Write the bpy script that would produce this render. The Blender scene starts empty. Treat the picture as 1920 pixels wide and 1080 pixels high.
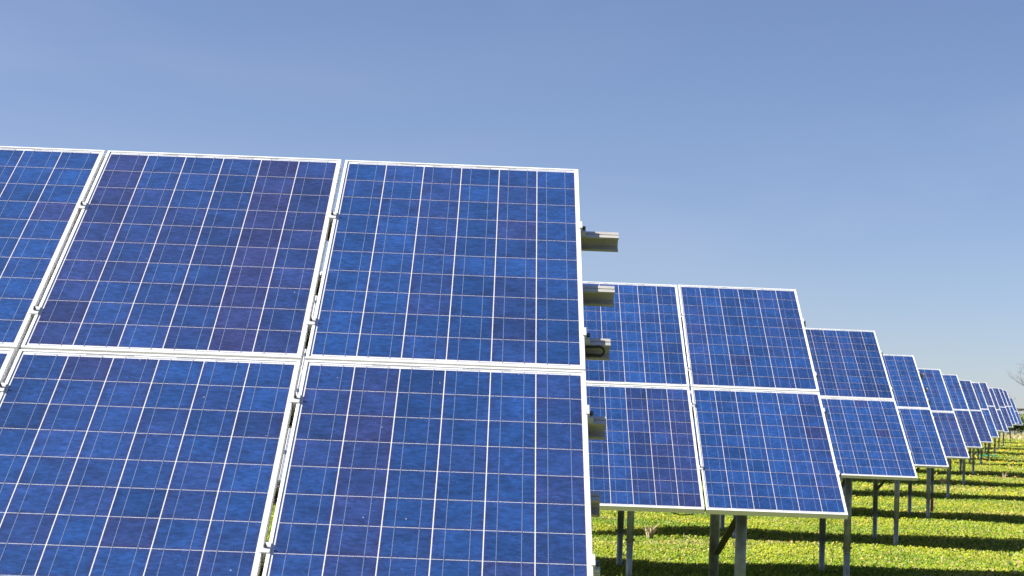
import bpy, bmesh, math, random
import numpy as np
from mathutils import Vector, Matrix

random.seed(7); rng = np.random.default_rng(7)
S = bpy.context.scene; COL = S.collection
R = math.radians

# ------------------------------------------------------------------ camera
def cam_matrix(pitch, roll, yaw):
    c, s = math.cos, math.sin
    Rx = Matrix(((1,0,0),(0,c(pitch),-s(pitch)),(0,s(pitch),c(pitch))))
    Ry = Matrix(((c(roll),0,s(roll)),(0,1,0),(-s(roll),0,c(roll))))
    Rz = Matrix(((c(yaw),-s(yaw),0),(s(yaw),c(yaw),0),(0,0,1)))
    M = Rz @ Rx @ Ry
    r, f, u = M.col[0], M.col[1], M.col[2]
    m = Matrix.Identity(4)
    for i in range(3):
        m[i][0] = r[i]; m[i][1] = u[i]; m[i][2] = -f[i]
    return m
cd = bpy.data.cameras.new('camera'); cam = bpy.data.objects.new('camera', cd); COL.objects.link(cam)
cam.matrix_world = cam_matrix(R(4.5706), R(-2.1809), R(-0.3860))
cd.sensor_width = 36.0; cd.lens = 36.0*3777.0/1920.0
cd.clip_start = 0.1; cd.clip_end = 3000
cd.dof.use_dof = True; cd.dof.focus_distance = 10.5; cd.dof.aperture_fstop = 13
S.camera = cam

# ------------------------------------------------------------------ sky and sun
SUN = Vector((-1.56, -0.15, 1.0)).normalized()          # towards the sun
elev = math.asin(SUN.z); azim = math.atan2(SUN.x, SUN.y)
w = bpy.data.worlds.new('World'); S.world = w; w.use_nodes = True
nt = w.node_tree; nt.nodes.clear()
sky = nt.nodes.new('ShaderNodeTexSky'); sky.sky_type = 'NISHITA'; sky.sun_disc = False
sky.sun_elevation = elev; sky.sun_rotation = azim
sky.altitude = 0; sky.air_density = 1.0; sky.dust_density = 0.7; sky.ozone_density = 3.2
tc = nt.nodes.new('ShaderNodeTexCoord'); mpz = nt.nodes.new('ShaderNodeMapping'); mpz.inputs['Scale'].default_value = (1,1,1.4)
nrm = nt.nodes.new('ShaderNodeVectorMath'); nrm.operation = 'NORMALIZE'
nt.links.new(tc.outputs['Generated'], mpz.inputs['Vector']); nt.links.new(mpz.outputs[0], nrm.inputs[0]); nt.links.new(nrm.outputs[0], sky.inputs['Vector'])
bg = nt.nodes.new('ShaderNodeBackground'); bg.inputs['Strength'].default_value = 0.0515
out = nt.nodes.new('ShaderNodeOutputWorld')
wb = nt.nodes.new('ShaderNodeMix'); wb.data_type = 'RGBA'; wb.blend_type = 'MULTIPLY'; wb.inputs[0].default_value = 1.0
wb.inputs[7].default_value = (1.05, 0.955, 1.035, 1)      # the photograph's cool, slightly violet white balance
# barely visible thin cirrus
cm = nt.nodes.new('ShaderNodeMapping'); cm.inputs['Scale'].default_value = (2.2,2.2,9); cm.inputs['Rotation'].default_value = (0,.12,0)
cn = nt.nodes.new('ShaderNodeTexNoise'); cn.inputs['Scale'].default_value = 1.6; cn.inputs['Detail'].default_value = 6; cn.inputs['Distortion'].default_value = .6
cr = nt.nodes.new('ShaderNodeMapRange'); cr.inputs['From Min'].default_value = .46; cr.inputs['From Max'].default_value = .74; cr.inputs['To Max'].default_value = .12
cx = nt.nodes.new('ShaderNodeMix'); cx.data_type = 'RGBA'; cx.inputs[7].default_value = (4.6,5.0,5.9,1)
nt.links.new(tc.outputs['Generated'], cm.inputs['Vector']); nt.links.new(cm.outputs[0], cn.inputs['Vector']); nt.links.new(cn.outputs['Fac'], cr.inputs['Value'])
nt.links.new(cr.outputs[0], cx.inputs[0]); nt.links.new(sky.outputs[0], cx.inputs[6])
nt.links.new(cx.outputs[2], wb.inputs[6]); nt.links.new(wb.outputs[2], bg.inputs[0]); nt.links.new(bg.outputs[0], out.inputs[0])
sl = bpy.data.lights.new('sun', 'SUN'); sl.energy = 5.0; sl.angle = R(0.5); sl.color = (1.0, 0.95, 0.86)
so = bpy.data.objects.new('sun', sl); COL.objects.link(so)
so.rotation_euler = (-SUN).to_track_quat('-Z', 'Y').to_euler(); so.location = (-20, 0, 30)
S.view_settings.view_transform = 'Standard'; S.view_settings.look = 'None'
S.view_settings.gamma = 1.0; S.view_settings.use_curve_mapping = False
S.view_settings.exposure = 1.42
S.render.engine = 'CYCLES'
S.cycles.max_bounces = 5; S.cycles.diffuse_bounces = 1; S.cycles.glossy_bounces = 2
S.cycles.transparent_max_bounces = 8; S.cycles.use_denoising = True; S.cycles.use_adaptive_sampling = False; S.cycles.denoising_prefilter = 'ACCURATE'
S.render.filter_size = 1.55

# ------------------------------------------------------------------ layout (metres, camera at the origin, rows run along x)
PW, GX, PH, GY = 0.996, 0.015, 1.65, 0.012
TILT = R(33.17); SLOPE = 2*PH + GY
CT, ST = math.cos(TILT), math.sin(TILT)
# top right corner of each array's glass plane
TR = [(0.3207,8.5380,1.2041),(2.5176,16.9894,1.4367),(4.7552,25.2949,1.6605),(6.9134,33.2874,1.7998),
      (9.1906,41.5855,1.9806),(11.4678,49.9652,2.2613),(13.8291,58.5100,2.4990),(15.9163,66.1519,2.7643),
      (18.1886,74.5076,3.1253),(20.50,82.86,3.25),(22.80,91.10,3.60),(25.05,99.35,3.90),(27.35,107.59,4.15),(34.05,132.32,4.60)]
EDGE = 1.25                                             # lower glass edge above the ground
gp = [(-40,-1.95),(0,-1.93)]
for (x,y,z) in TR: gp.append((y - SLOPE*CT + 0.4, z - SLOPE*ST - EDGE))
gp += [(150,2.25),(176,2.85),(205,3.0),(300,2.2),(1200,-6)]
gy = np.array([a for a,b in gp]); gz = np.array([b for a,b in gp])
_yy = np.linspace(-40,1200,12401); _zz = np.interp(_yy, gy, gz)
_k = np.hanning(41); _k /= _k.sum(); _zz[20:-20] = np.convolve(_zz, _k, 'valid')
def ground_z(x, y):
    b = np.interp(y, _yy, _zz)
    return b + 0.018*np.sin(x*0.9+y*0.35) + 0.012*np.sin(x*2.1-y*0.8+1.0)

# ------------------------------------------------------------------ materials
def mat(name):
    m = bpy.data.materials.new(name); m.use_nodes = True
    t = m.node_tree; b = t.nodes['Principled BSDF']
    return m, t, b
def N(t, typ, **kw):
    n = t.nodes.new(typ)
    for k, v in kw.items(): setattr(n, k, v)
    return n
def metal(name, col, rough, metallic, var=0.15, scale=8.0, bump=0.0):
    m, t, b = mat(name)
    b.inputs['Roughness'].default_value = rough; b.inputs['Metallic'].default_value = metallic
    geo = N(t,'ShaderNodeNewGeometry'); nz = N(t,'ShaderNodeTexNoise')
    nz.inputs['Scale'].default_value = scale; nz.inputs['Detail'].default_value = 5
    t.links.new(geo.outputs['Position'], nz.inputs['Vector'])
    rp = N(t,'ShaderNodeValToRGB')
    rp.color_ramp.elements[0].position = .3; rp.color_ramp.elements[1].position = .7
    rp.color_ramp.elements[0].color = (*[c*(1-var) for c in col],1); rp.color_ramp.elements[1].color = (*[min(1,c*(1+var)) for c in col],1)
    t.links.new(nz.outputs['Fac'], rp.inputs[0]); t.links.new(rp.outputs[0], b.inputs['Base Color'])
    if bump:
        bp = N(t,'ShaderNodeBump'); bp.inputs['Strength'].default_value = bump; bp.inputs['Distance'].default_value = .002
        t.links.new(nz.outputs['Fac'], bp.inputs['Height']); t.links.new(bp.outputs[0], b.inputs['Normal'])
    return m
M_frame = metal('anodised_aluminium', (.80,.80,.78), .38, .15, .05, 3)
M_clamp = metal('clamp_aluminium', (.66,.66,.65), .4, .3, .1, 30)
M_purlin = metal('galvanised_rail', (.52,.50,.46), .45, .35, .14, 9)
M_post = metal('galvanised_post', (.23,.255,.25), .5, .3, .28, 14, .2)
M_dark = metal('shaded_steel_and_stalk', (.10,.10,.097), .6, .2, .25, 12)  # shade on the braces put into the base colour; dark stalks share it
M_bolt = metal('bolt_steel', (.10,.10,.11), .4, .6, .1, 40)
M_cable = metal('black_cable', (.012,.012,.013), .5, 0, .1, 20)
M_ribbon = metal('tinned_ribbon', (.20,.25,.40), .5, .2, .05, 20)
M_conn = metal('connector_strip', (.40,.41,.43), .45, .2, .05, 20)

def coat(b, w=1.0):
    b.inputs['Coat Weight'].default_value = w; b.inputs['Coat Roughness'].default_value = .06; b.inputs['Coat IOR'].default_value = 1.42
M_back, t, b = mat('white_backsheet')
b.inputs['Base Color'].default_value = (.58,.59,.63,1); b.inputs['Roughness'].default_value = .6; coat(b)

def cell_material(name, joined):
    m, t, b = mat(name)
    L = t.links.new
    if joined:
        src = N(t,'ShaderNodeAttribute', attribute_name='cell_tone'); cout = src.outputs['Color']
    else:
        src = N(t,'ShaderNodeObjectInfo'); cout = src.outputs['Color']
    sep = N(t,'ShaderNodeSeparateColor'); L(cout, sep.inputs[0])
    geo = N(t,'ShaderNodeNewGeometry')
    # crystal flakes and long wisps, offset by cell so that neighbours never match
    off = N(t,'ShaderNodeVectorMath', operation='SCALE'); L(cout, off.inputs[0]); off.inputs['Scale'].default_value = 37.0
    pos = N(t,'ShaderNodeVectorMath', operation='ADD'); L(geo.outputs['Position'], pos.inputs[0]); L(off.outputs[0], pos.inputs[1])
    mp = N(t,'ShaderNodeMapping'); mp.inputs['Scale'].default_value = (16,40,40); L(pos.outputs[0], mp.inputs['Vector'])
    n1 = N(t,'ShaderNodeTexNoise'); n1.inputs['Scale'].default_value = 1.6; n1.inputs['Detail'].default_value = 7; n1.inputs['Roughness'].default_value = .72; n1.inputs['Distortion'].default_value = 1.1
    L(mp.outputs[0], n1.inputs['Vector'])
    n2 = N(t,'ShaderNodeTexVoronoi'); n2.inputs['Scale'].default_value = 1.0; n2.inputs['Randomness'].default_value = 1.0
    mpv = N(t,'ShaderNodeMapping'); mpv.inputs['Scale'].default_value = (48,95,95); mpv.inputs['Rotation'].default_value = (.3,.2,.5); L(pos.outputs[0], mpv.inputs['Vector']); L(mpv.outputs[0], n2.inputs['Vector'])
    n3 = N(t,'ShaderNodeTexNoise'); n3.inputs['Scale'].default_value = 5.5; n3.inputs['Detail'].default_value = 3; L(pos.outputs[0], n3.inputs['Vector'])
    hue = N(t,'ShaderNodeMix', data_type='RGBA'); 
    hue.inputs[6].default_value = (.0085,.0385,.143,1); hue.inputs[7].default_value = (.0185,.024,.088,1)
    # purple share varies inside a cell too
    ha = N(t,'ShaderNodeMath', operation='MULTIPLY_ADD'); L(n3.outputs['Fac'], ha.inputs[0]); ha.inputs[1].default_value = .6; ha.inputs[2].default_value = -.30
    hb = N(t,'ShaderNodeMath', operation='ADD', use_clamp=True); L(ha.outputs[0], hb.inputs[0]); L(sep.outputs[1], hb.inputs[1])
    if not joined:                                         # the blue coating thins to violet at each cell's rim
        tc = N(t,'ShaderNodeTexCoord'); ab = N(t,'ShaderNodeVectorMath', operation='ABSOLUTE'); L(tc.outputs['Object'], ab.inputs[0])
        sx_ = N(t,'ShaderNodeSeparateXYZ'); L(ab.outputs[0], sx_.inputs[0])
        mxx = N(t,'ShaderNodeMath', operation='MAXIMUM'); L(sx_.outputs[0], mxx.inputs[0]); L(sx_.outputs[1], mxx.inputs[1])
        rim = N(t,'ShaderNodeMapRange'); rim.inputs['From Min'].default_value=.052; rim.inputs['From Max'].default_value=.08; rim.inputs['To Max'].default_value=.42; L(mxx.outputs[0], rim.inputs['Value'])
        hb2 = N(t,'ShaderNodeMath', operation='ADD', use_clamp=True); L(hb.outputs[0], hb2.inputs[0]); L(rim.outputs[0], hb2.inputs[1]); hb = hb2
    L(hb.outputs[0], hue.inputs[0])
    # value
    va = N(t,'ShaderNodeMapRange'); va.inputs['From Min'].default_value = .3; va.inputs['From Max'].default_value = .72; va.inputs['To Min'].default_value = .70; va.inputs['To Max'].default_value = 1.36
    L(n1.outputs['Fac'], va.inputs['Value'])
    vb = N(t,'ShaderNodeMapRange'); vb.inputs['To Min'].default_value = .80; vb.inputs['To Max'].default_value = 1.2
    vs = N(t,'ShaderNodeSeparateColor'); L(n2.outputs['Color'], vs.inputs[0]); L(vs.outputs[0], vb.inputs['Value'])
    vc = N(t,'ShaderNodeMath', operation='MULTIPLY'); L(va.outputs[0], vc.inputs[0]); L(vb.outputs[0], vc.inputs[1])
    vd = N(t,'ShaderNodeMapRange'); vd.inputs['To Min'].default_value = .68; vd.inputs['To Max'].default_value = 1.5; L(sep.outputs[0], vd.inputs['Value'])
    ve = N(t,'ShaderNodeMath', operation='MULTIPLY'); L(vc.outputs[0], ve.inputs[0]); L(vd.outputs[0], ve.inputs[1])
    # pale feathery crystal wisps
    mp2 = N(t,'ShaderNodeMapping'); mp2.inputs['Scale'].default_value = (16,38,38); mp2.inputs['Rotation'].default_value = (0,0,.3); L(pos.outputs[0], mp2.inputs['Vector'])
    w1 = N(t,'ShaderNodeTexNoise'); w1.inputs['Scale'].default_value = 1.5; w1.inputs['Detail'].default_value = 4; w1.inputs['Distortion'].default_value = 2.2; L(mp2.outputs[0], w1.inputs['Vector'])
    w2 = N(t,'ShaderNodeMath', operation='SUBTRACT'); L(w1.outputs['Fac'], w2.inputs[0]); w2.inputs[1].default_value = .5
    w3 = N(t,'ShaderNodeMath', operation='ABSOLUTE'); L(w2.outputs[0], w3.inputs[0])
    w4 = N(t,'ShaderNodeMapRange'); w4.inputs['From Min'].default_value = .03; w4.inputs['From Max'].default_value = 0; L(w3.outputs[0], w4.inputs['Value'])
    w5 = N(t,'ShaderNodeMath', operation='MULTIPLY'); L(w4.outputs[0], w5.inputs[0]); w6 = N(t,'ShaderNodeMapRange'); w6.inputs['From Min'].default_value=.45; w6.inputs['From Max'].default_value=.7; w6.inputs['To Max'].default_value = .75; L(n3.outputs['Fac'], w6.inputs['Value']); L(w6.outputs[0], w5.inputs[1])
    w7 = N(t,'ShaderNodeMath', operation='ADD'); L(ve.outputs[0], w7.inputs[0]); L(w5.outputs[0], w7.inputs[1]); ve = w7
    n4 = N(t,'ShaderNodeTexNoise'); n4.inputs['Scale'].default_value = 9; n4.inputs['Detail'].default_value = 4; n4.inputs['Roughness'].default_value = .6
    off2 = N(t,'ShaderNodeVectorMath', operation='ADD'); L(pos.outputs[0], off2.inputs[0]); off2.inputs[1].default_value = (3.1,7.7,1.3); L(off2.outputs[0], n4.inputs['Vector'])
    x4 = N(t,'ShaderNodeMapRange'); x4.inputs['From Min'].default_value=.32; x4.inputs['From Max'].default_value=.70; x4.inputs['To Min'].default_value=.86; x4.inputs['To Max'].default_value=1.30; L(n4.outputs['Fac'], x4.inputs['Value'])
    w8 = N(t,'ShaderNodeMath', operation='MULTIPLY'); L(ve.outputs[0], w8.inputs[0]); L(x4.outputs[0], w8.inputs[1]); ve = w8
    mul = N(t,'ShaderNodeVectorMath', operation='SCALE'); L(hue.outputs[2], mul.inputs[0]); L(ve.outputs[0], mul.inputs['Scale'])
    # dust and specks on the glass
    sp = N(t,'ShaderNodeTexVoronoi'); sp.inputs['Scale'].default_value = 16; L(geo.outputs['Position'], sp.inputs['Vector'])
    sm = N(t,'ShaderNodeMapRange'); sm.inputs['From Min'].default_value = .045; sm.inputs['From Max'].default_value = .03; L(sp.outputs['Distance'], sm.inputs['Value'])
    ss = N(t,'ShaderNodeSeparateColor'); L(sp.outputs['Color'], ss.inputs[0])
    st = N(t,'ShaderNodeMath', operation='GREATER_THAN'); L(ss.outputs[1], st.inputs[0]); st.inputs[1].default_value = .86
    sx = N(t,'ShaderNodeMath', operation='MULTIPLY', use_clamp=True); L(sm.outputs[0], sx.inputs[0]); L(st.outputs[0], sx.inputs[1])
    sy = N(t,'ShaderNodeMath', operation='MULTIPLY', use_clamp=True); L(sx.outputs[0], sy.inputs[0]); sy.inputs[1].default_value = .6
    dm = N(t,'ShaderNodeMix', data_type='RGBA'); L(sy.outputs[0], dm.inputs[0]); L(mul.outputs[0], dm.inputs[6]); dm.inputs[7].default_value = (.55,.58,.62,1)
    L(dm.outputs[2], b.inputs['Base Color'])
    b.inputs['Roughness'].default_value = .42; b.inputs['Specular IOR Level'].default_value = .35
    coat(b)
    return m
M_cell = cell_material('polycrystalline_cell', False)
M_cellj = cell_material('polycrystalline_cell_far', True)

# ------------------------------------------------------------------ mesh helpers
def box(bm, x0,x1,y0,y1,z0,z1):
    v = [bm.verts.new(p) for p in ((x0,y0,z0),(x1,y0,z0),(x1,y1,z0),(x0,y1,z0),(x0,y0,z1),(x1,y0,z1),(x1,y1,z1),(x0,y1,z1))]
    for f in ((3,2,1,0),(4,5,6,7),(0,1,5,4),(1,2,6,5),(2,3,7,6),(3,0,4,7)): bm.faces.new([v[i] for i in f])
def tube(bm, pts, r, n=12, r1=None, cap=True):
    pts = [Vector(p) for p in pts]; rings = []
    for i, p in enumerate(pts):
        d = (pts[min(i+1,len(pts)-1)] - pts[max(i-1,0)]).normalized()
        a = d.orthogonal().normalized()
        if abs(d.z) < .98: a = d.cross(Vector((0,0,1))).normalized()
        c = d.cross(a)
        rr = r if r1 is None else r + (r1-r)*i/(len(pts)-1)
        rings.append([bm.verts.new(p + rr*(math.cos(2*math.pi*k/n)*a + math.sin(2*math.pi*k/n)*c)) for k in range(n)])
    for a, c in zip(rings, rings[1:]):
        for k in range(n):
            f = bm.faces.new((a[k], a[(k+1)%n], c[(k+1)%n], c[k])); f.smooth = True
    if cap:
        bm.faces.new(rings[0][::-1]); bm.faces.new(rings[-1])
def finish(name, bm, m):
    bmesh.ops.recalc_face_normals(bm, faces=bm.faces)
    me = bpy.data.meshes.new(name); bm.to_mesh(me); bm.free()
    me.materials.append(m); return me
def mesh(name, fn, m):
    bm = bmesh.new(); fn(bm); return finish(name, bm, m)
def obj(name, me, parent=None, loc=(0,0,0), rot=(0,0,0)):
    o = bpy.data.objects.new(name, me); COL.objects.link(o)
    o.parent = parent; o.location = loc; o.rotation_euler = rot
    return o
def tag(o, label=None, cat=None, group=None, kind=None):
    for k, v in (('label',label),('category',cat),('group',group),('kind',kind)):
        if v: o[k] = v
    return o
def raw_mesh(name, V, F, m, cols=None, colname='tone', n=4):
    me = bpy.data.meshes.new(name)
    V = np.asarray(V, np.float32); F = np.asarray(F, np.int32)
    me.vertices.add(len(V)); me.vertices.foreach_set('co', V.ravel())
    me.loops.add(F.size); me.loops.foreach_set('vertex_index', F.ravel())
    me.polygons.add(len(F)); me.polygons.foreach_set('loop_start', np.arange(0, F.size, F.shape[1], dtype=np.int32))
    me.polygons.foreach_set('loop_total', np.full(len(F), F.shape[1], np.int32))
    if cols is not None:
        a = me.attributes.new(colname, 'FLOAT_COLOR', 'FACE')
        a.data.foreach_set('color', np.asarray(cols, np.float32).ravel())
    me.polygons.foreach_set('use_smooth', np.zeros(len(F), bool))
    me.update(); me.validate(); me.materials.append(m)
    return me

# ------------------------------------------------------------------ panel meshes (panel frame: x right, y up the slope, z out of the glass)
CW, CGX, CGY = 0.156, 0.0041, 0.0030
UX = [(i-2.5)*(CW+CGX) for i in range(6)]
VY = [(4.5-j)*(CW+CGY) for j in range(10)]
ZB = -0.0032                                              # laminate face below the frame lip
hw, hh = PW/2, PH/2
def f_frame(bm):
    lip, d, wall = .0105, .038, .0105
    o = [(-hw,-hh),(hw,-hh),(hw,hh),(-hw,hh)]; i_ = [(-hw+lip,-hh+lip),(hw-lip,-hh+lip),(hw-lip,hh-lip),(-hw+lip,hh-lip)]
    vs = {}
    for nm, pts, z in (('ot',o,-.0008),('ct',[(x*(1-.0016/abs(x)),y*(1-.0016/abs(y))) for x,y in o],0),('it',i_,0),('im',i_,-d),('ob',o,-d)):
        vs[nm] = [bm.verts.new((x,y,z)) for x,y in pts]
    for a, c in (('ob','ot'),('ot','ct'),('ct','it'),('it','im'),('im','ob')):
        for k in range(4):
            bm.faces.new((vs[a][k], vs[a][(k+1)%4], vs[c][(k+1)%4], vs[c][k]))
ME_frame = mesh('frame', f_frame, M_frame)
e_ = .0107
ME_back = mesh('backsheet', lambda bm: box(bm,-hw+e_,hw-e_,-hh+e_,hh-e_,ZB-.005,ZB), M_back)
ME_cell = mesh('cell', lambda bm: box(bm,-CW/2,CW/2,-CW/2,CW/2,-.0002,.0006), M_cell)
ME_bus = mesh('busbar', lambda bm: box(bm,-.0007,.0007,VY[-1]-CW/2-.006,VY[0]+CW/2+.006,-.0002,.0004), M_ribbon)
def f_conn(bm):
    yt = VY[0]+CW/2+.0075; yb = VY[-1]-CW/2-.0075
    for a in range(0,6):
        if a % 2 == 0:
            box(bm, UX[a]-.045, UX[a+1]+.045, yt, yt+.004, ZB-.0002, ZB+.0008)
        if a in (1,3):
            box(bm, UX[a]-.045, UX[a+1]+.045, yb-.004, yb, ZB-.0002, ZB+.0008)
    box(bm, UX[0]-.045, UX[0]+.05, yb-.004, yb, ZB-.0002, ZB+.0008); box(bm, UX[5]-.05, UX[5]+.045, yb-.004, yb, ZB-.0002, ZB+.0008)
    for a in (1,3): box(bm, UX[a]-.02, UX[a+1]-.01, yt+.008, yt+.0105, ZB-.0002, ZB+.0008)
ME_conn = mesh('connector_strip', f_conn, M_conn)
ME_jbox = mesh('junction_box', lambda bm: box(bm,-.055,.055,.62,.72,-.034,-.0085), M_cable)
def f_busall(bm):
    for u in UX:
        for d in (-.039,.039): box(bm, u+d-.0007, u+d+.0007, VY[-1]-CW/2-.006, VY[0]+CW/2+.006, ZB+.0007, ZB+.0011)
ME_busall = mesh('busbar', f_busall, M_ribbon)

def tones(style):
    """brightness and purple share of the 60 cells: strings of like cells, single odd ones"""
    base_p = {'violet':.50,'blue':.02,'mixed':.20}[style]; base_v = {'violet':.45,'blue':.57,'mixed':.38}[style]
    T = np.zeros((6,10,3))
    for i in range(6):
        cp = base_p + random.gauss(0,.15); cv = base_v + random.gauss(0,.09)
        for j in range(10):
            p = cp + random.gauss(0,.11); v = cv + random.gauss(0,.115)
            if random.random() < .04: p = random.random()*.8
            T[i,j] = (min(1,max(0,v)), min(1.1,max(-.1,p)), random.random())
    return T
def joined_cells(style):
    T = tones(style); V=[];F=[];C=[]
    for i,u in enumerate(UX):
        for j,v in enumerate(VY):
            n=len(V); h=CW/2; z0,z1=ZB-.0002,ZB+.0006
            V += [(u-h,v-h,z0),(u+h,v-h,z0),(u+h,v+h,z0),(u-h,v+h,z0),(u-h,v-h,z1),(u+h,v-h,z1),(u+h,v+h,z1),(u-h,v+h,z1)]
            for f in ((4,5,6,7),(0,1,5,4),(1,2,6,5),(2,3,7,6),(3,0,4,7)):
                F.append([n+k for k in f]); C.append((*T[i,j],1))
    return raw_mesh('cell', V, F, M_cellj, C, 'cell_tone')
ME_cellsj = [joined_cells(s) for s in ('blue','violet','mixed','blue','mixed','violet')]

def make_panel(root, loc, style, detail):
    p = obj('solar_panel', ME_back, root, loc, (TILT,0,0))
    p.rotation_euler = (TILT + R(random.gauss(0,.05)), R(random.gauss(0,.06)), 0)
    obj('frame', ME_frame, p)
    if detail >= 2:
        T = tones(style)
        for i,u in enumerate(UX):
            for j,v in enumerate(VY):
                c = obj('cell', ME_cell, p, (u,v,ZB)); c.color = (*T[i,j],1)
    else:
        tag(obj('cell', random.choice(ME_cellsj), p), kind='stuff')
    if detail >= 3:
        for u in UX:
            for d in (-.039,.039): obj('busbar', ME_bus, p, (u+d,0,ZB+.0008))
    elif detail >= 1:
        tag(obj('busbar', ME_busall, p), kind='stuff')
    tag(obj('connector_strip', ME_conn, p), kind='stuff')
    obj('junction_box', ME_jbox, p)
    return p

# ------------------------------------------------------------------ rack meshes
RD0, RD1 = .0385, .1035                                    # rail top and bottom below the glass plane
def f_rail(length):
    def fn(bm):                                            # section in (y,z), swept along -x from x = 0
        sec = [(-.024,-RD0),(-.0035,-RD0),(-.0035,-RD0-.004),(.0035,-RD0-.004),(.0035,-RD0),(.024,-RD0),(.024,-RD1),(-.024,-RD1),
               (-.024,-RD1+.010),(-.0205,-RD1+.010),(-.0205,-RD1+.004),(.0195,-RD1+.004),(.0195,-RD0-.008),(-.024,-RD0-.008)]
        a = [bm.verts.new((0,y,z)) for y,z in sec]; c = [bm.verts.new((-length,y,z)) for y,z in sec]
        for k in range(len(sec)): bm.faces.new((a[k],a[(k+1)%len(sec)],c[(k+1)%len(sec)],c[k]))
        bm.faces.new(a); bm.faces.new(c[::-1])
    return fn
def f_midclamp(bm):
    g = GX/2
    box(bm,-g-.009,g+.009,-.026,.026,.0006,.0042); box(bm,-g+.0012,g-.0012,-.022,.022,-.036,.0006)
ME_clamp = mesh('clamp', f_midclamp, M_clamp)
def f_bolt(bm): tube(bm, [(0,0,.0042),(0,0,.011)], .006, 6); tube(bm, [(0,0,.011),(0,0,.020)], .0035, 8)
ME_clampbolt = mesh('bolt', f_bolt, M_bolt)
def f_endclamp(bm):
    box(bm,-.007,.0075,-.028,.028,.0006,.0040); box(bm,.001,.0075,-.028,.028,-.036,.0006); box(bm,.0075,.024,-.028,.028,-.036,-.030)
    box(bm,.0075,.022,-.024,.024,-.0297,-.018)
ME_endclamp = mesh('end_clamp', f_endclamp, M_clamp)
def f_endbolt(bm): tube(bm, [(.0165,0,-.018),(.0165,0,-.006)], .0065, 6)
ME_endbolt = mesh('bolt', f_endbolt, M_bolt)
PILE_H = .40
def f_post(top):
    def fn(bm):
        tube(bm, [(0,0,PILE_H-.02),(0,0,top)], .0405, 20)
    return fn
def f_pile(bm): tube(bm, [(0,0,-.3),(0,0,PILE_H-.005)], .036, 20)
ME_pile = mesh('pile', f_pile, M_post)
def f_postbolt(bm):
    tube(bm, [(-.058,0,PILE_H+.035),(.058,0,PILE_H+.035)], .008, 8)
    tube(bm, [(-.052,0,PILE_H+.035),(-.0405,0,PILE_H+.035)], .015, 6); tube(bm, [(.0405,0,PILE_H+.035),(.052,0,PILE_H+.035)], .015, 6)
ME_postbolt = mesh('bolt', f_postbolt, M_bolt)
ME_collar = mesh('collar', lambda bm: tube(bm, [(0,0,PILE_H-.022),(0,0,PILE_H-.004)], .0425, 20), M_post)

RAIL_V = [-.53,-.985,-1.39,-1.925,-2.385,-2.785]           # rails, measured down the slope from the top edge
CLAMP_V = [-.53,-1.39,-1.925,-2.785]
FRONT, REAR = .40, 2.12                                    # posts, behind the front edge
def slope_pt(v, off, cy, cz):                               # point on the slope in array coordinates
    return cy + v*CT + off*ST, cz + v*ST - off*CT

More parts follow.
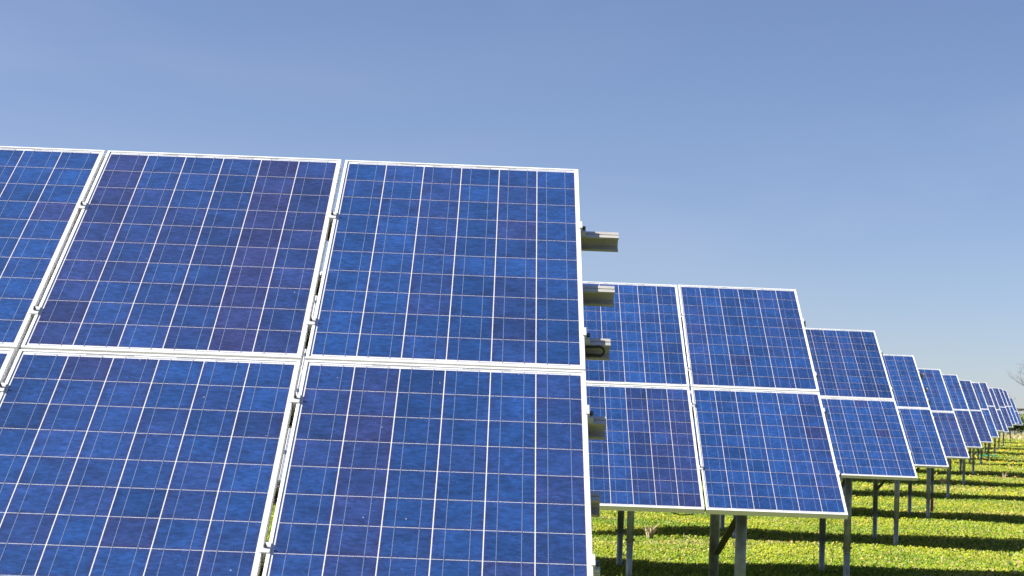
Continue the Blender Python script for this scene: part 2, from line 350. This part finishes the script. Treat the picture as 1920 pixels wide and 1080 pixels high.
def make_array(k, label, cols, details, styles, over, bays, brace_len=True):
    global TILT, CT, ST
    TILT = R(33.44 if k == 0 else 33.17 + random.gauss(0,.12)); CT, ST = math.cos(TILT), math.sin(TILT)
    X, Y, Z = TR[k]
    yf, zf = Y - SLOPE*CT, Z - SLOPE*ST
    by = yf + FRONT; bz = float(np.interp(by, _yy, _zz))
    root = bpy.data.objects.new('solar_array', None); COL.objects.link(root)
    root.location = (X, by, bz); root.empty_display_size = .3
    tag(root, label, 'solar array', 'solar arrays standing in receding rows')
    cy, cz = Y - by, Z - bz                                 # top edge in array coordinates
    for c in range(cols):
        for r in range(2):
            u = -(PW+GX)*c - PW/2; v = -PH/2 - r*(PH+GY)
            y, z = slope_pt(v, 0, cy, cz)
            dn = random.gauss(0,.0012)
            d = details(c,r); s = styles(c,r)
            make_panel(root, (u+random.gauss(0,.0012), y-dn*ST, z+dn*CT), s, d)
    length = cols*(PW+GX) + .1
    for v, ov in zip(RAIL_V, over):
        y, z = slope_pt(v, 0, cy, cz)
        obj('rail', mesh('rail', f_rail(length+ov), M_purlin), root, (ov,y,z), (TILT,0,0))
    for v in CLAMP_V:
        y, z = slope_pt(v, 0, cy, cz)
        for c in range(1, cols):
            q = obj('clamp', ME_clamp, root, (-(PW+GX)*c + GX/2, y, z), (TILT,0,0)); obj('bolt', ME_clampbolt, q)
        q = obj('end_clamp', ME_endclamp, root, (0,y,z), (TILT,0,0)); obj('bolt', ME_endbolt, q)
    # trestles
    for bx in bays:
        o0, o1 = RD1+.003, RD1+.093                        # rafter under the rails
        def f_raft(bm):
            box(bm, -.03, .03, -SLOPE+FRONT/CT-.06, -.2, -o1, -o0)
        y, z = slope_pt(0, 0, cy, cz)
        obj('rafter', mesh('rafter', f_raft, M_dark), root, (bx,y,z), (TILT,0,0))
        for py in (FRONT, REAR):
            gy_ = yf + py; gzl = float(np.interp(gy_, _yy, _zz)) - bz
            # height of the rafter's underside above the post
            s_ = (py) ; zr = (zf - bz) + s_*math.tan(TILT) - o1/CT
            top = zr - gzl + .02
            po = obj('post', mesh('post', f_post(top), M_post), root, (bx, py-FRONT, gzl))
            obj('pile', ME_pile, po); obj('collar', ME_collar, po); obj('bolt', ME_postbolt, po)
        gr = float(np.interp(yf+REAR, _yy, _zz)) - bz
        p0 = Vector((bx+.012, REAR-FRONT-.045, gr+.80)); p1 = Vector((bx+.012, .045, (zf-bz) + FRONT*math.tan(TILT) - o1/CT - .03))
        def f_brace(bm):
            d = (p1-p0); n_ = d.length
            box(bm, -.028,.028, 0,n_, -.004,.004); box(bm, -.028,-.020, 0,n_, .004,.045)
            rot = d.to_track_quat('Y','Z').to_matrix()
            for v in bm.verts: v.co = rot @ v.co
        obj('brace', mesh('brace', f_brace, M_dark), root, p0)
    return root, cy, cz

st_near = {(0,0):'blue',(1,0):'violet',(2,0):'blue',(0,1):'mixed',(1,1):'mixed',(2,1):'mixed'}
def styles_for(near=None):
    def fn(c,r):
        if near and (c,r) in near: return near[(c,r)]
        return random.choice(('blue','blue','mixed','violet'))
    return fn
O1 = [.158,.127,.099,.068,.037,.012]; O2 = [.026]*6
BAYS = [-.70,-3.16,-5.62,-8.08]
A1, c1y, c1z = make_array(0, 'nearest solar array filling the left foreground, mounting rails jutting from its right end', 8,
    lambda c,r: 3 if c < 2 or (c == 2 and r == 0) else 1, styles_for(st_near), O1, BAYS)
A2, _, _ = make_array(1, 'solar array just behind the foreground one, two full panel columns in view beside it', 8,
    lambda c,r: 3 if c < 2 else 0, styles_for({(0,0):'blue',(1,0):'blue',(0,1):'blue',(1,1):'violet'}), O2, BAYS)
make_array(2, 'solar array one column wide in view, next behind the one with two columns', 9,
    lambda c,r: 2 if c < 2 else 0, styles_for({(0,0):'mixed',(0,1):'blue'}), O2, BAYS)
far = [('mid distance solar array with pale rail ends jutting over the array behind it', [.09,.075,.058,.036,.02,.01], 2),
       ('mid distance solar array with a violet lower panel, its post beside the red stake', [.02]*6, 2),
       ('solar array in the middle of the receding line, its front post above dandelions', [.02]*6, 1),
       ('small solar array in the receding line with a violet upper panel', [.02]*6, 1),
       ('small solar array with its lower edge above the green plastic scrap', [.02]*6, 1),
       ('small far solar array standing level in height with the one before it', [.02]*6, 1),
       ('far solar array hanging lowest among the small ones near the end of the line', [.02]*6, 1),
       ('far thin solar array sixth from the bare tree along the line', [.02]*6, 0),
       ('far thin solar array wedged between two others close to the end of the line', [.02]*6, 0),
       ('second farthest solar array, a thin sliver against the sky', [.02]*6, 0),
       ('farthest solar array, a thin sliver beside the bare tree and bushes', [.02]*6, 0)]
for n, (lab, ov, dt) in enumerate(far):
    make_array(3+n, lab, 8 if n < 7 else 5, (lambda c,r,dt=dt: dt if c < 1 else min(dt,1) if c < 2 else 0),
               styles_for({(0,0):'violet'} if n == 3 else {(0,0):'blue',(0,1):'violet'} if n == 1 else {(0,0):'blue',(0,1):'blue'}), ov, BAYS[:2])

# cable loop hanging in front of the third rail end of the nearest array
def f_cable(bm):
    pts = []
    for a in np.linspace(-.16, .055, 8): pts.append((a, -.0285, -.053 - .004*math.cos(a*30)))
    for th in np.linspace(math.pi/2, -math.pi/2, 9)[1:-1]: pts.append((.055+.021*math.cos(th), -.029, -.073+.020*math.sin(th)))
    for a in np.linspace(.055, -.16, 8): pts.append((a, -.0285, -.093 + .003*math.cos(a*20)))
    tube(bm, pts, .0042, 8)
y, z = slope_pt(RAIL_V[2], 0, c1y, c1z)
obj('cable', mesh('cable', f_cable, M_cable), A1, (0,y,z), (TILT,0,0))

# loose lead drooping under the gap between the second array's two columns
def f_lead(bm):
    tube(bm, [(-1.40,.30,1.34),(-1.24,.26,1.225),(-1.12,.24,1.19),(-1.03,.25,1.20),(-.96,.30,1.26),(-.93,.42,1.42)], .0045, 6)
obj('cable', mesh('cable', f_lead, M_cable), A2)

# ------------------------------------------------------------------ ground
M_soil, t, b = mat('soil_and_thatch')
geo = N(t,'ShaderNodeNewGeometry'); n1 = N(t,'ShaderNodeTexNoise'); n1.inputs['Scale'].default_value = 22; n1.inputs['Detail'].default_value = 8; n1.inputs['Roughness'].default_value = .7
n2 = N(t,'ShaderNodeTexNoise'); n2.inputs['Scale'].default_value = .8; n2.inputs['Detail'].default_value = 4
t.links.new(geo.outputs['Position'], n1.inputs['Vector']); t.links.new(geo.outputs['Position'], n2.inputs['Vector'])
rp = N(t,'ShaderNodeValToRGB'); e = rp.color_ramp.elements
e[0].position=.30; e[0].color=(.05,.07,.008,1); e[1].position=.70; e[1].color=(.22,.22,.035,1)
x_ = rp.color_ramp.elements.new(.5); x_.color=(.13,.155,.016,1)
t.links.new(n1.outputs['Fac'], rp.inputs[0])
mx = N(t,'ShaderNodeMix', data_type='RGBA'); mx.inputs[7].default_value = (.20,.17,.07,1)
mr = N(t,'ShaderNodeMapRange'); mr.inputs['From Min'].default_value=.5; mr.inputs['From Max'].default_value=.75; mr.inputs['To Max'].default_value=.6
t.links.new(n2.outputs['Fac'], mr.inputs['Value']); t.links.new(mr.outputs[0], mx.inputs[0]); t.links.new(rp.outputs[0], mx.inputs[6])
t.links.new(mx.outputs[2], b.inputs['Base Color']); b.inputs['Roughness'].default_value = .95; b.inputs['Specular IOR Level'].default_value = .1
ys = np.concatenate([np.arange(-40,180,1.0), np.arange(180,1201,20.0)]); xs = np.concatenate([np.arange(-600,-20,40.), np.arange(-20,50,1.0), np.arange(50,651,40.)])
GXm, GYm = np.meshgrid(xs, ys); GZm = ground_z(GXm, GYm)
V = np.stack([GXm,GYm,GZm],-1).reshape(-1,3); nx, ny = len(xs), len(ys)
ii = (np.arange(ny-1)[:,None]*nx + np.arange(nx-1)[None,:]).ravel()
gme = raw_mesh('ground', V, np.stack([ii,ii+1,ii+1+nx,ii+nx],1), M_soil)
gme.polygons.foreach_set('use_smooth', np.ones(len(gme.polygons),bool))
tag(obj('ground', gme), kind='structure')

# ------------------------------------------------------------------ grass and weeds
M_leaf, t, b = mat('grass_leaf')
at = N(t,'ShaderNodeAttribute', attribute_name='tone')
df = N(t,'ShaderNodeBsdfDiffuse'); tl = N(t,'ShaderNodeBsdfTranslucent'); ms = N(t,'ShaderNodeMixShader'); ms.inputs[0].default_value = .30
t.links.new(at.outputs['Color'], df.inputs[0]); t.links.new(at.outputs['Color'], tl.inputs[0])
t.links.new(df.outputs[0], ms.inputs[1]); t.links.new(tl.outputs[0], ms.inputs[2])
gl = N(t,'ShaderNodeBsdfGlossy'); gl.inputs['Roughness'].default_value = .45; gl.inputs['Color'].default_value = (1,1,1,1)
m2 = N(t,'ShaderNodeMixShader'); m2.inputs[0].default_value = .012; t.links.new(ms.outputs[0], m2.inputs[1]); t.links.new(gl.outputs[0], m2.inputs[2])
t.links.new(m2.outputs[0], t.nodes['Material Output'].inputs['Surface'])

def lownoise(x, y, f, s=0):
    r = np.random.default_rng(100+s); v = 0
    for k in range(7):
        a = r.uniform(0, 2*np.pi); ff = f*r.uniform(.5,1.8); v = v + np.sin((x*np.cos(a)+y*np.sin(a))*ff + r.uniform(0,6.28))
    return v/7**.5*.7
def scatter(y0, y1, dens, xl, xr):
    """points in the wedge that the camera and its neighbours look over"""
    area = .5*(xr-xl)*(y1**2-y0**2) + 3*(y1-y0); n = int(area*dens)
    y = np.sqrt(rng.uniform(y0**2, y1**2, n)); x = y*rng.uniform(xl-1.5/y, xr+1.5/y)
    return x, y
def leaves(x, y, size, kind):
    n = len(x); z = ground_z(x, y)
    clump = lownoise(x, y, 5.0, 1); tall = 1 + .35*clump + .25*lownoise(x,y,17.,7)
    az = rng.uniform(0, 2*np.pi, n)
    if kind == 'blade':
        Ln = size*rng.uniform(.9,2.0,n)*np.clip(tall,.4,2); Wd = size*rng.uniform(.10,.2,n); el = R(90)-np.abs(rng.normal(0,R(30),n)); base = np.zeros(n)
    else:
        Ln = size*rng.uniform(.7,1.4,n); Wd = Ln*rng.uniform(.5,.85,n); el = rng.normal(R(16),R(26),n); base = size*rng.uniform(.05,.75,n)*np.clip(tall,.3,1.8)
    d = np.stack([np.cos(az)*np.cos(el), np.sin(az)*np.cos(el), np.sin(el)],1)
    s = np.stack([-np.sin(az), np.cos(az), np.zeros(n)],1)
    if kind == 'leaf':                                     # leaves turn towards the afternoon sun
        nn = .80*np.array(SUN)[None] + np.array([0,-.22,.34])[None] + rng.normal(0,.34,(n,3)); nn /= np.linalg.norm(nn,axis=1)[:,None]
        d = np.cross(nn, rng.normal(0,1,(n,3))); d /= np.linalg.norm(d,axis=1)[:,None]; d[d[:,2]<0] *= -1
        s = np.cross(nn, d)
    b0 = np.stack([x,y,z+base],1)
    m = b0 + d*(Ln*.55)[:,None]; tip = b0 + d*Ln[:,None] + np.array([0,0,-.16])*Ln[:,None]
    V = np.empty((n,4,3)); V[:,0]=b0; V[:,1]=m+s*(Wd/2)[:,None]; V[:,2]=tip; V[:,3]=m-s*(Wd/2)[:,None]
    # colour of the leaf itself: patches of fresh green, yellow green and straw
    pg = lownoise(x,y,1.3,2); ps = lownoise(x,y,.9,3) + .5*lownoise(x,y,4.,4)
    c = np.empty((n,3)); g1=np.array([.105,.205,.010]); g2=np.array([.31,.335,.018]); g3=np.array([.42,.33,.12]); g4=np.array([.03,.065,.008])
    mixv = np.clip(.50+.40*pg+rng.normal(0,.28,n),0,1)[:,None]; c = g1*(1-mixv)+g2*mixv
    straw = (rng.uniform(0,1,n) < np.clip(.07+.45*np.clip(ps-.30,0,2)+.10*np.clip(x/y-.16,0,.1)/.1,0,.6)); c[straw] = g3*rng.uniform(.7,1.15,(straw.sum(),1))
    dk = (rng.uniform(0,1,n) < .16); c[dk] = g4*1.3
    c *= rng.uniform(.8,1.2,(n,1))
    return V, c
VV=[];CC=[]
def add(y0,y1,dens,size,kind,xl=-.06,xr=.31):
    x,y = scatter(y0,y1,dens,xl,xr); v,c = leaves(x,y,size,kind); VV.append(v); CC.append(c)
add(17,30,1500,.034,'leaf'); add(17,30,150,.034,'blade')
add(30,48,720,.038,'leaf'); add(30,48,70,.040,'blade')
add(48,80,230,.050,'leaf'); add(48,80,25,.050,'blade')
add(80,135,75,.070,'leaf',.0,.31); add(80,135,10,.07,'blade',.0,.31)
add(135,180,22,.12,'leaf',.05,.33)
add(22,60,110,.062,'leaf',.31,.62); add(60,140,26,.12,'leaf',.31,.55); add(140,180,12,.15,'leaf',.33,.5)
add(6,17,260,.045,'leaf',-.30,.60); add(17,48,70,.055,'leaf',-.26,-.06)
for k in range(1,9):
    X_, Y_, Z_ = TR[k]; y_f = Y_ - SLOPE*math.cos(R(33.17))
    for bx in BAYS[:2]:
        for py in (FRONT, REAR):
            n = 70; a = rng.uniform(0,6.28,n); r_ = .05 + np.abs(rng.normal(0,.13,n))
            v,c = leaves(X_+bx+r_*np.cos(a), y_f+py+r_*np.sin(a), .062 if k < 5 else .075, 'blade'); VV.append(v); CC.append(c)
n = 240; x_,y_ = scatter(18,60,1.6,-.04,.30)              # ragged tufts standing above the sward
x_ = (x_[:,None]+rng.normal(0,.045,(len(x_),16))).ravel(); y_ = (y_[:,None]+rng.normal(0,.045,(len(y_),16))).ravel()
v,c = leaves(x_,y_,.058,'blade'); VV.append(v); CC.append(c)
V = np.concatenate(VV).reshape(-1,3); C = np.concatenate(CC); nL = len(C)
C4 = np.concatenate([C, np.ones((nL,1))],1)
gm = raw_mesh('grass', V, np.arange(nL*4).reshape(-1,4), M_leaf, C4, 'tone')
tag(obj('grass', gm), 'sunlit yellow green grass and broad leaved weeds striped by the arrays\' shadows', 'grass', kind='stuff')

# dandelions
M_flower, t, b = mat('dandelion_yellow'); b.inputs['Base Color'].default_value = (.80,.58,.015,1); b.inputs['Roughness'].default_value = .8
def flowers():
    X=[];Y=[];Sz=[]
    for (y0,y1,dens,sz) in ((17,40,1.7,.016),(40,62,4.0,.019),(62,100,4.5,.025),(100,150,1.3,.034)):
        x,y = scatter(y0,y1,dens*2.2,-.04,.31); k = lownoise(x,y,1.1,5)+.4*lownoise(x,y,3.5,6)+rng.normal(0,.25,len(x)) > .15
        X.append(x[k]);Y.append(y[k]);Sz.append(np.full(k.sum(),sz))
    x=np.concatenate(X);y=np.concatenate(Y);s=np.concatenate(Sz)*rng.uniform(.65,1.2,len(x)); n=len(x)
    z=ground_z(x,y)+s*rng.uniform(1.4,3.4,n)
    V=[];F=[]
    ring=[(math.cos(k*math.pi/3),math.sin(k*math.pi/3)) for k in range(6)]
    loc=np.array([(a*.9,b_*.9,0) for a,b_ in ring]+[(a*.75,b_*.75,.45) for a,b_ in ring]+[(0,0,.7),(0,0,-.3)])
    fc=[]
    for k in range(6):
        j=(k+1)%6; fc += [(k,j,6+j),(k,6+j,6+k),(6+k,6+j,12),(j,k,13)]
    tx=rng.normal(0,.35,n); ty=rng.normal(0,.35,n)
    P=loc[None]*s[:,None,None]; P[:,:,2]+= P[:,:,0]*tx[:,None]+P[:,:,1]*ty[:,None]
    P += np.stack([x,y,z],1)[:,None,:]
    F=(np.array(fc)[None]+ (np.arange(n)*14)[:,None,None]).reshape(-1,3)
    return raw_mesh('dandelion', P.reshape(-1,3), F, M_flower)
tag(obj('dandelion', flowers()), 'small yellow dandelion flowers dotted through the grass', 'dandelions', kind='stuff')

# ------------------------------------------------------------------ dry tufts, stalks, stake, scrap
M_straw, t, b = mat('dry_straw'); b.inputs['Base Color'].default_value = (.46,.38,.22,1); b.inputs['Roughness'].default_value = .9
def gz1(x,y): return float(ground_z(np.array(x),np.array(y)))
def tuft(x, y, h, r, n, label):
    def fn(bm):
        for _ in range(n):
            a = random.uniform(0,6.283); rr = r*random.random()**.7; hh_ = h*random.uniform(.45,1); ln = random.uniform(.05,.45)*hh_
            bx_, by_ = .25*rr*math.cos(a), .25*rr*math.sin(a); wd = random.uniform(.004,.008)*(h/.22)
            pa = random.uniform(0,3.14); sx, sy = math.cos(pa)*wd, math.sin(pa)*wd
            p0 = (bx_-sx,by_-sy,0); p1=(bx_+sx,by_+sy,0); mx_=(bx_+ln*.4*math.cos(a),by_+ln*.4*math.sin(a),hh_*.6)
            tp = (bx_+ln*math.cos(a)+rr*.6*math.cos(a),by_+ln*math.sin(a)+rr*.6*math.sin(a),hh_)
            v=[bm.verts.new(q) for q in (p0,p1,(mx_[0]+sx*.8,mx_[1]+sy*.8,mx_[2]),(mx_[0]-sx*.8,mx_[1]-sy*.8,mx_[2]),tp)]
            bm.faces.new((v[0],v[1],v[2],v[3])); bm.faces.new((v[3],v[2],v[4]))
    o = obj('dry_grass_tuft', mesh('dry_grass_tuft', fn, M_straw), None, (x,y,gz1(x,y)))
    return tag(o, label, 'grass tuft', 'dry grass tufts')
#PLACE
tuft(2.38, 30.0, .30, .13, 60, 'bleached dry grass tuft standing below the two column array')
tuft(12.55, 56.0, .34, .22, 70, 'wide bleached grass tuft between thin posts further back')
tuft(16.1, 63.3, .26, .16, 30, 'small dry grass tuft in the open grass near the right edge')
tuft(18.78, 81.91, .5, .35, 60, 'low faded grass tuft beneath the small far panels')
def stalk(x, y, h, label):
    def fn(bm):
        tube(bm, [(0,0,0),(.004,0,h*.4),(-.004,.003,h*.75),(.012,0,h)], .0032, 5, .0018)
        for s in (.45,.7,.9):
            tube(bm, [(0,0,h*s),(random.uniform(-.03,.03),random.uniform(-.02,.02),h*s+.035)], .002, 4, .001)
    o = obj('dead_stalk', mesh('dead_stalk', fn, M_dark), None, (x,y,gz1(x,y)))
    tag(o, label, 'weed stalk', 'dead weed stalks')
stalk(4.02, 25.03, .34, 'thin dark dead stalk just left of the other, below the two column array')
stalk(4.21, 24.82, .36, 'thin dark dead stalk closest to the galvanised posts at the array corner')
M_stake, t, b = mat('red_stake'); b.inputs['Base Color'].default_value = (.07,.010,.010,1); b.inputs['Roughness'].default_value = .6
def f_stake(bm):
    box(bm,-.03,.03,-.01,.01,0,.30); box(bm,-.03,.03,-.012,.012,.302,.33); tube(bm,[(0,0,-.1),(0,0,.02)],.012,8)
tag(obj('marker_stake', mesh('marker_stake', f_stake, M_stake), None, (9.24,42.3,gz1(9.24,42.3))), 'short dark red marker stake right of a galvanised post', 'stake')
M_scrap, t, b = mat('green_plastic'); b.inputs['Base Color'].default_value = (.03,.42,.24,1); b.inputs['Roughness'].default_value = .4
def f_scrap(bm):
    n = 7; g = [[bm.verts.new(((i/n-.5)*.75+random.uniform(-.03,.03),(j/n-.5)*.9+random.uniform(-.03,.03),.13+.06*random.random()-.1*((i/n-.5)**2+(j/n-.5)**2))) for j in range(n+1)] for i in range(n+1)]
    for i in range(n):
        for j in range(n): bm.faces.new((g[i][j],g[i+1][j],g[i+1][j+1],g[i][j+1]))
    bmesh.ops.solidify(bm, geom=bm.faces[:], thickness=.006)
tag(obj('plastic_sheet', mesh('plastic_sheet', f_scrap, M_scrap), None, (20.75,84.6,gz1(20.75,84.6))), 'crumpled turquoise green plastic sheet lying on the grass', 'plastic sheet')

# pale band of dead reeds before the bushes
def reeds():
    n = 5000; y = rng.uniform(141,156,n); x = y*rng.uniform(.235,.30,n); z = ground_z(x,y)
    keep = lownoise(x,y,.5,9) + rng.normal(0,.3,n) > -.3; x=x[keep];y=y[keep];z=z[keep];n=len(x)
    h = rng.uniform(.1,.34,n); a = rng.uniform(0,6.28,n); wd=.022
    V = np.empty((n,4,3)); s = np.stack([np.cos(a),np.sin(a),0*a],1)*wd; le = rng.normal(0,.12,(n,2))
    b0 = np.stack([x,y,z],1); top = b0+np.stack([le[:,0],le[:,1],h],1)
    V[:,0]=b0-s;V[:,1]=b0+s;V[:,2]=top+s*.3;V[:,3]=top-s*.3
    return raw_mesh('dead_reeds', V.reshape(-1,3), np.arange(n*4).reshape(-1,4), M_straw)
tag(obj('dead_reeds', reeds()), 'pale band of dead reeds before the far bushes', 'reeds', kind='stuff')

# ------------------------------------------------------------------ bushes and bare tree at the field's far end
M_bark, t, b = mat('bark'); b.inputs['Base Color'].default_value = (.13,.115,.105,1); b.inputs['Roughness'].default_value = .95
def bush(x, y, w_, h_, c0, c1, label, n=2600):
    gz0 = gz1(x,y)
    o = bpy.data.objects.new('bush', None); COL.objects.link(o); o.location = (x,y,gz0)
    tag(o, label, 'bush', 'bushes at the far end of the field')
    bm = bmesh.new(); tips=[]
    for k in range(9):
        a = random.uniform(0,6.28); l = random.uniform(.4,.8)
        e_ = Vector((math.cos(a)*w_*.4*random.random(), math.sin(a)*w_*.4*random.random(), h_*l)); tube(bm,[(0,0,-.1),e_*.5+Vector((0,0,.05)),e_],.03,5,.01); tips.append(e_)
    obj('stem', finish('stem', bm, M_bark), o)
    cl = np.array([[*(np.array(random.choice(tips))*[1.25,1.25,.9] + rng.normal(0,1,3)*[w_*.14,w_*.14,h_*.12])] for _ in range(26)])
    P = cl[rng.integers(0,len(cl),n)] + rng.normal(0,1,(n,3))*np.array([w_*.075,w_*.075,h_*.085]); P[:,2]=np.clip(P[:,2],.02,None)
    a1=rng.normal(0,1,(n,3)); a1/=np.linalg.norm(a1,axis=1)[:,None]; a2=np.cross(a1,rng.normal(0,1,(n,3))); a2/=np.linalg.norm(a2,axis=1)[:,None]
    s=rng.uniform(.05,.11,n)[:,None]
    V=np.stack([P-a1*s,P+a2*s*.5,P+a1*s,P-a2*s*.5],1)
    mixv=rng.uniform(0,1,(n,1)); C=np.array(c0)*(1-mixv)+np.array(c1)*mixv
    obj('foliage', raw_mesh('foliage', V.reshape(-1,3), np.arange(n*4).reshape(-1,4), M_leaf, np.concatenate([C,np.ones((n,1))],1)), o)
DG0,DG1=(.03,.065,.03),(.065,.115,.04); LG0,LG1=(.09,.16,.025),(.22,.29,.045)  # dark pair carries the shaded bush's shade in its leaf colour
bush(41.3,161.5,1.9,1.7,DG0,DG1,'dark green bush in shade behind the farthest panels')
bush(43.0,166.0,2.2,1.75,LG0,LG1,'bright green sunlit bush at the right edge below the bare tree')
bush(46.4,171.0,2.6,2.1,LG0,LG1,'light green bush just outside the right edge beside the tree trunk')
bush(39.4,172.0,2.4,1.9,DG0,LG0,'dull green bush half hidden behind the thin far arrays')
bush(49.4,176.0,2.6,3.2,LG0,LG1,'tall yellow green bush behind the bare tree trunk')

def bare_tree(x, y, H):
    o = bpy.data.objects.new('bare_tree', None); COL.objects.link(o); o.location = (x,y,gz1(x,y))
    tag(o, 'leafless tree at the right edge with crooked branches reaching over the far arrays', 'tree')
    bt, bl, bw = bmesh.new(), bmesh.new(), bmesh.new()
    def grow(bm_, p, d, l, r, depth):
        pts=[p]; q=p.copy(); dd=d.copy()
        for s_ in range(4):
            dd=(dd+Vector((random.gauss(0,.16),random.gauss(0,.16),random.gauss(.03,.12)))).normalized(); q=q+dd*l/4; pts.append(q.copy())
        tube(bm_, pts, r, 7 if depth<2 else 4, r*.55, cap=False)
        if depth>=5: return
        for k in range(3 if depth<4 else 4):
            f_ = random.uniform(.45,1.0); i=min(4,max(1,round(f_*4))); 
            nd=(dd*.75+Vector((random.gauss(0,.62),random.gauss(0,.62),random.gauss(.06,.45)))).normalized()
            grow(bl if depth<2 else bw, pts[i], nd, l*random.uniform(.58,.80), r*.55*random.uniform(.7,1), depth+1)
    grow(bt, Vector((0,0,-.2)), Vector((-.12,0,1)).normalized(), 2.2, .24, 0)
    for d in (Vector((-1,-.1,.28)),Vector((-.8,.3,.75)),Vector((.8,.2,.6)),Vector((-.25,-.4,1)),Vector((.5,-.5,.9))):
        grow(bl, Vector((-.2,0,1.7+random.random()*.4)), d.normalized(), 2.3, .13, 1)
    obj('trunk', finish('trunk', bt, M_bark), o); obj('limb', finish('limb', bl, M_bark), o); tag(obj('twig', finish('twig', bw, M_bark), o), kind='stuff')
bare_tree(49.3, 180.0, 7)
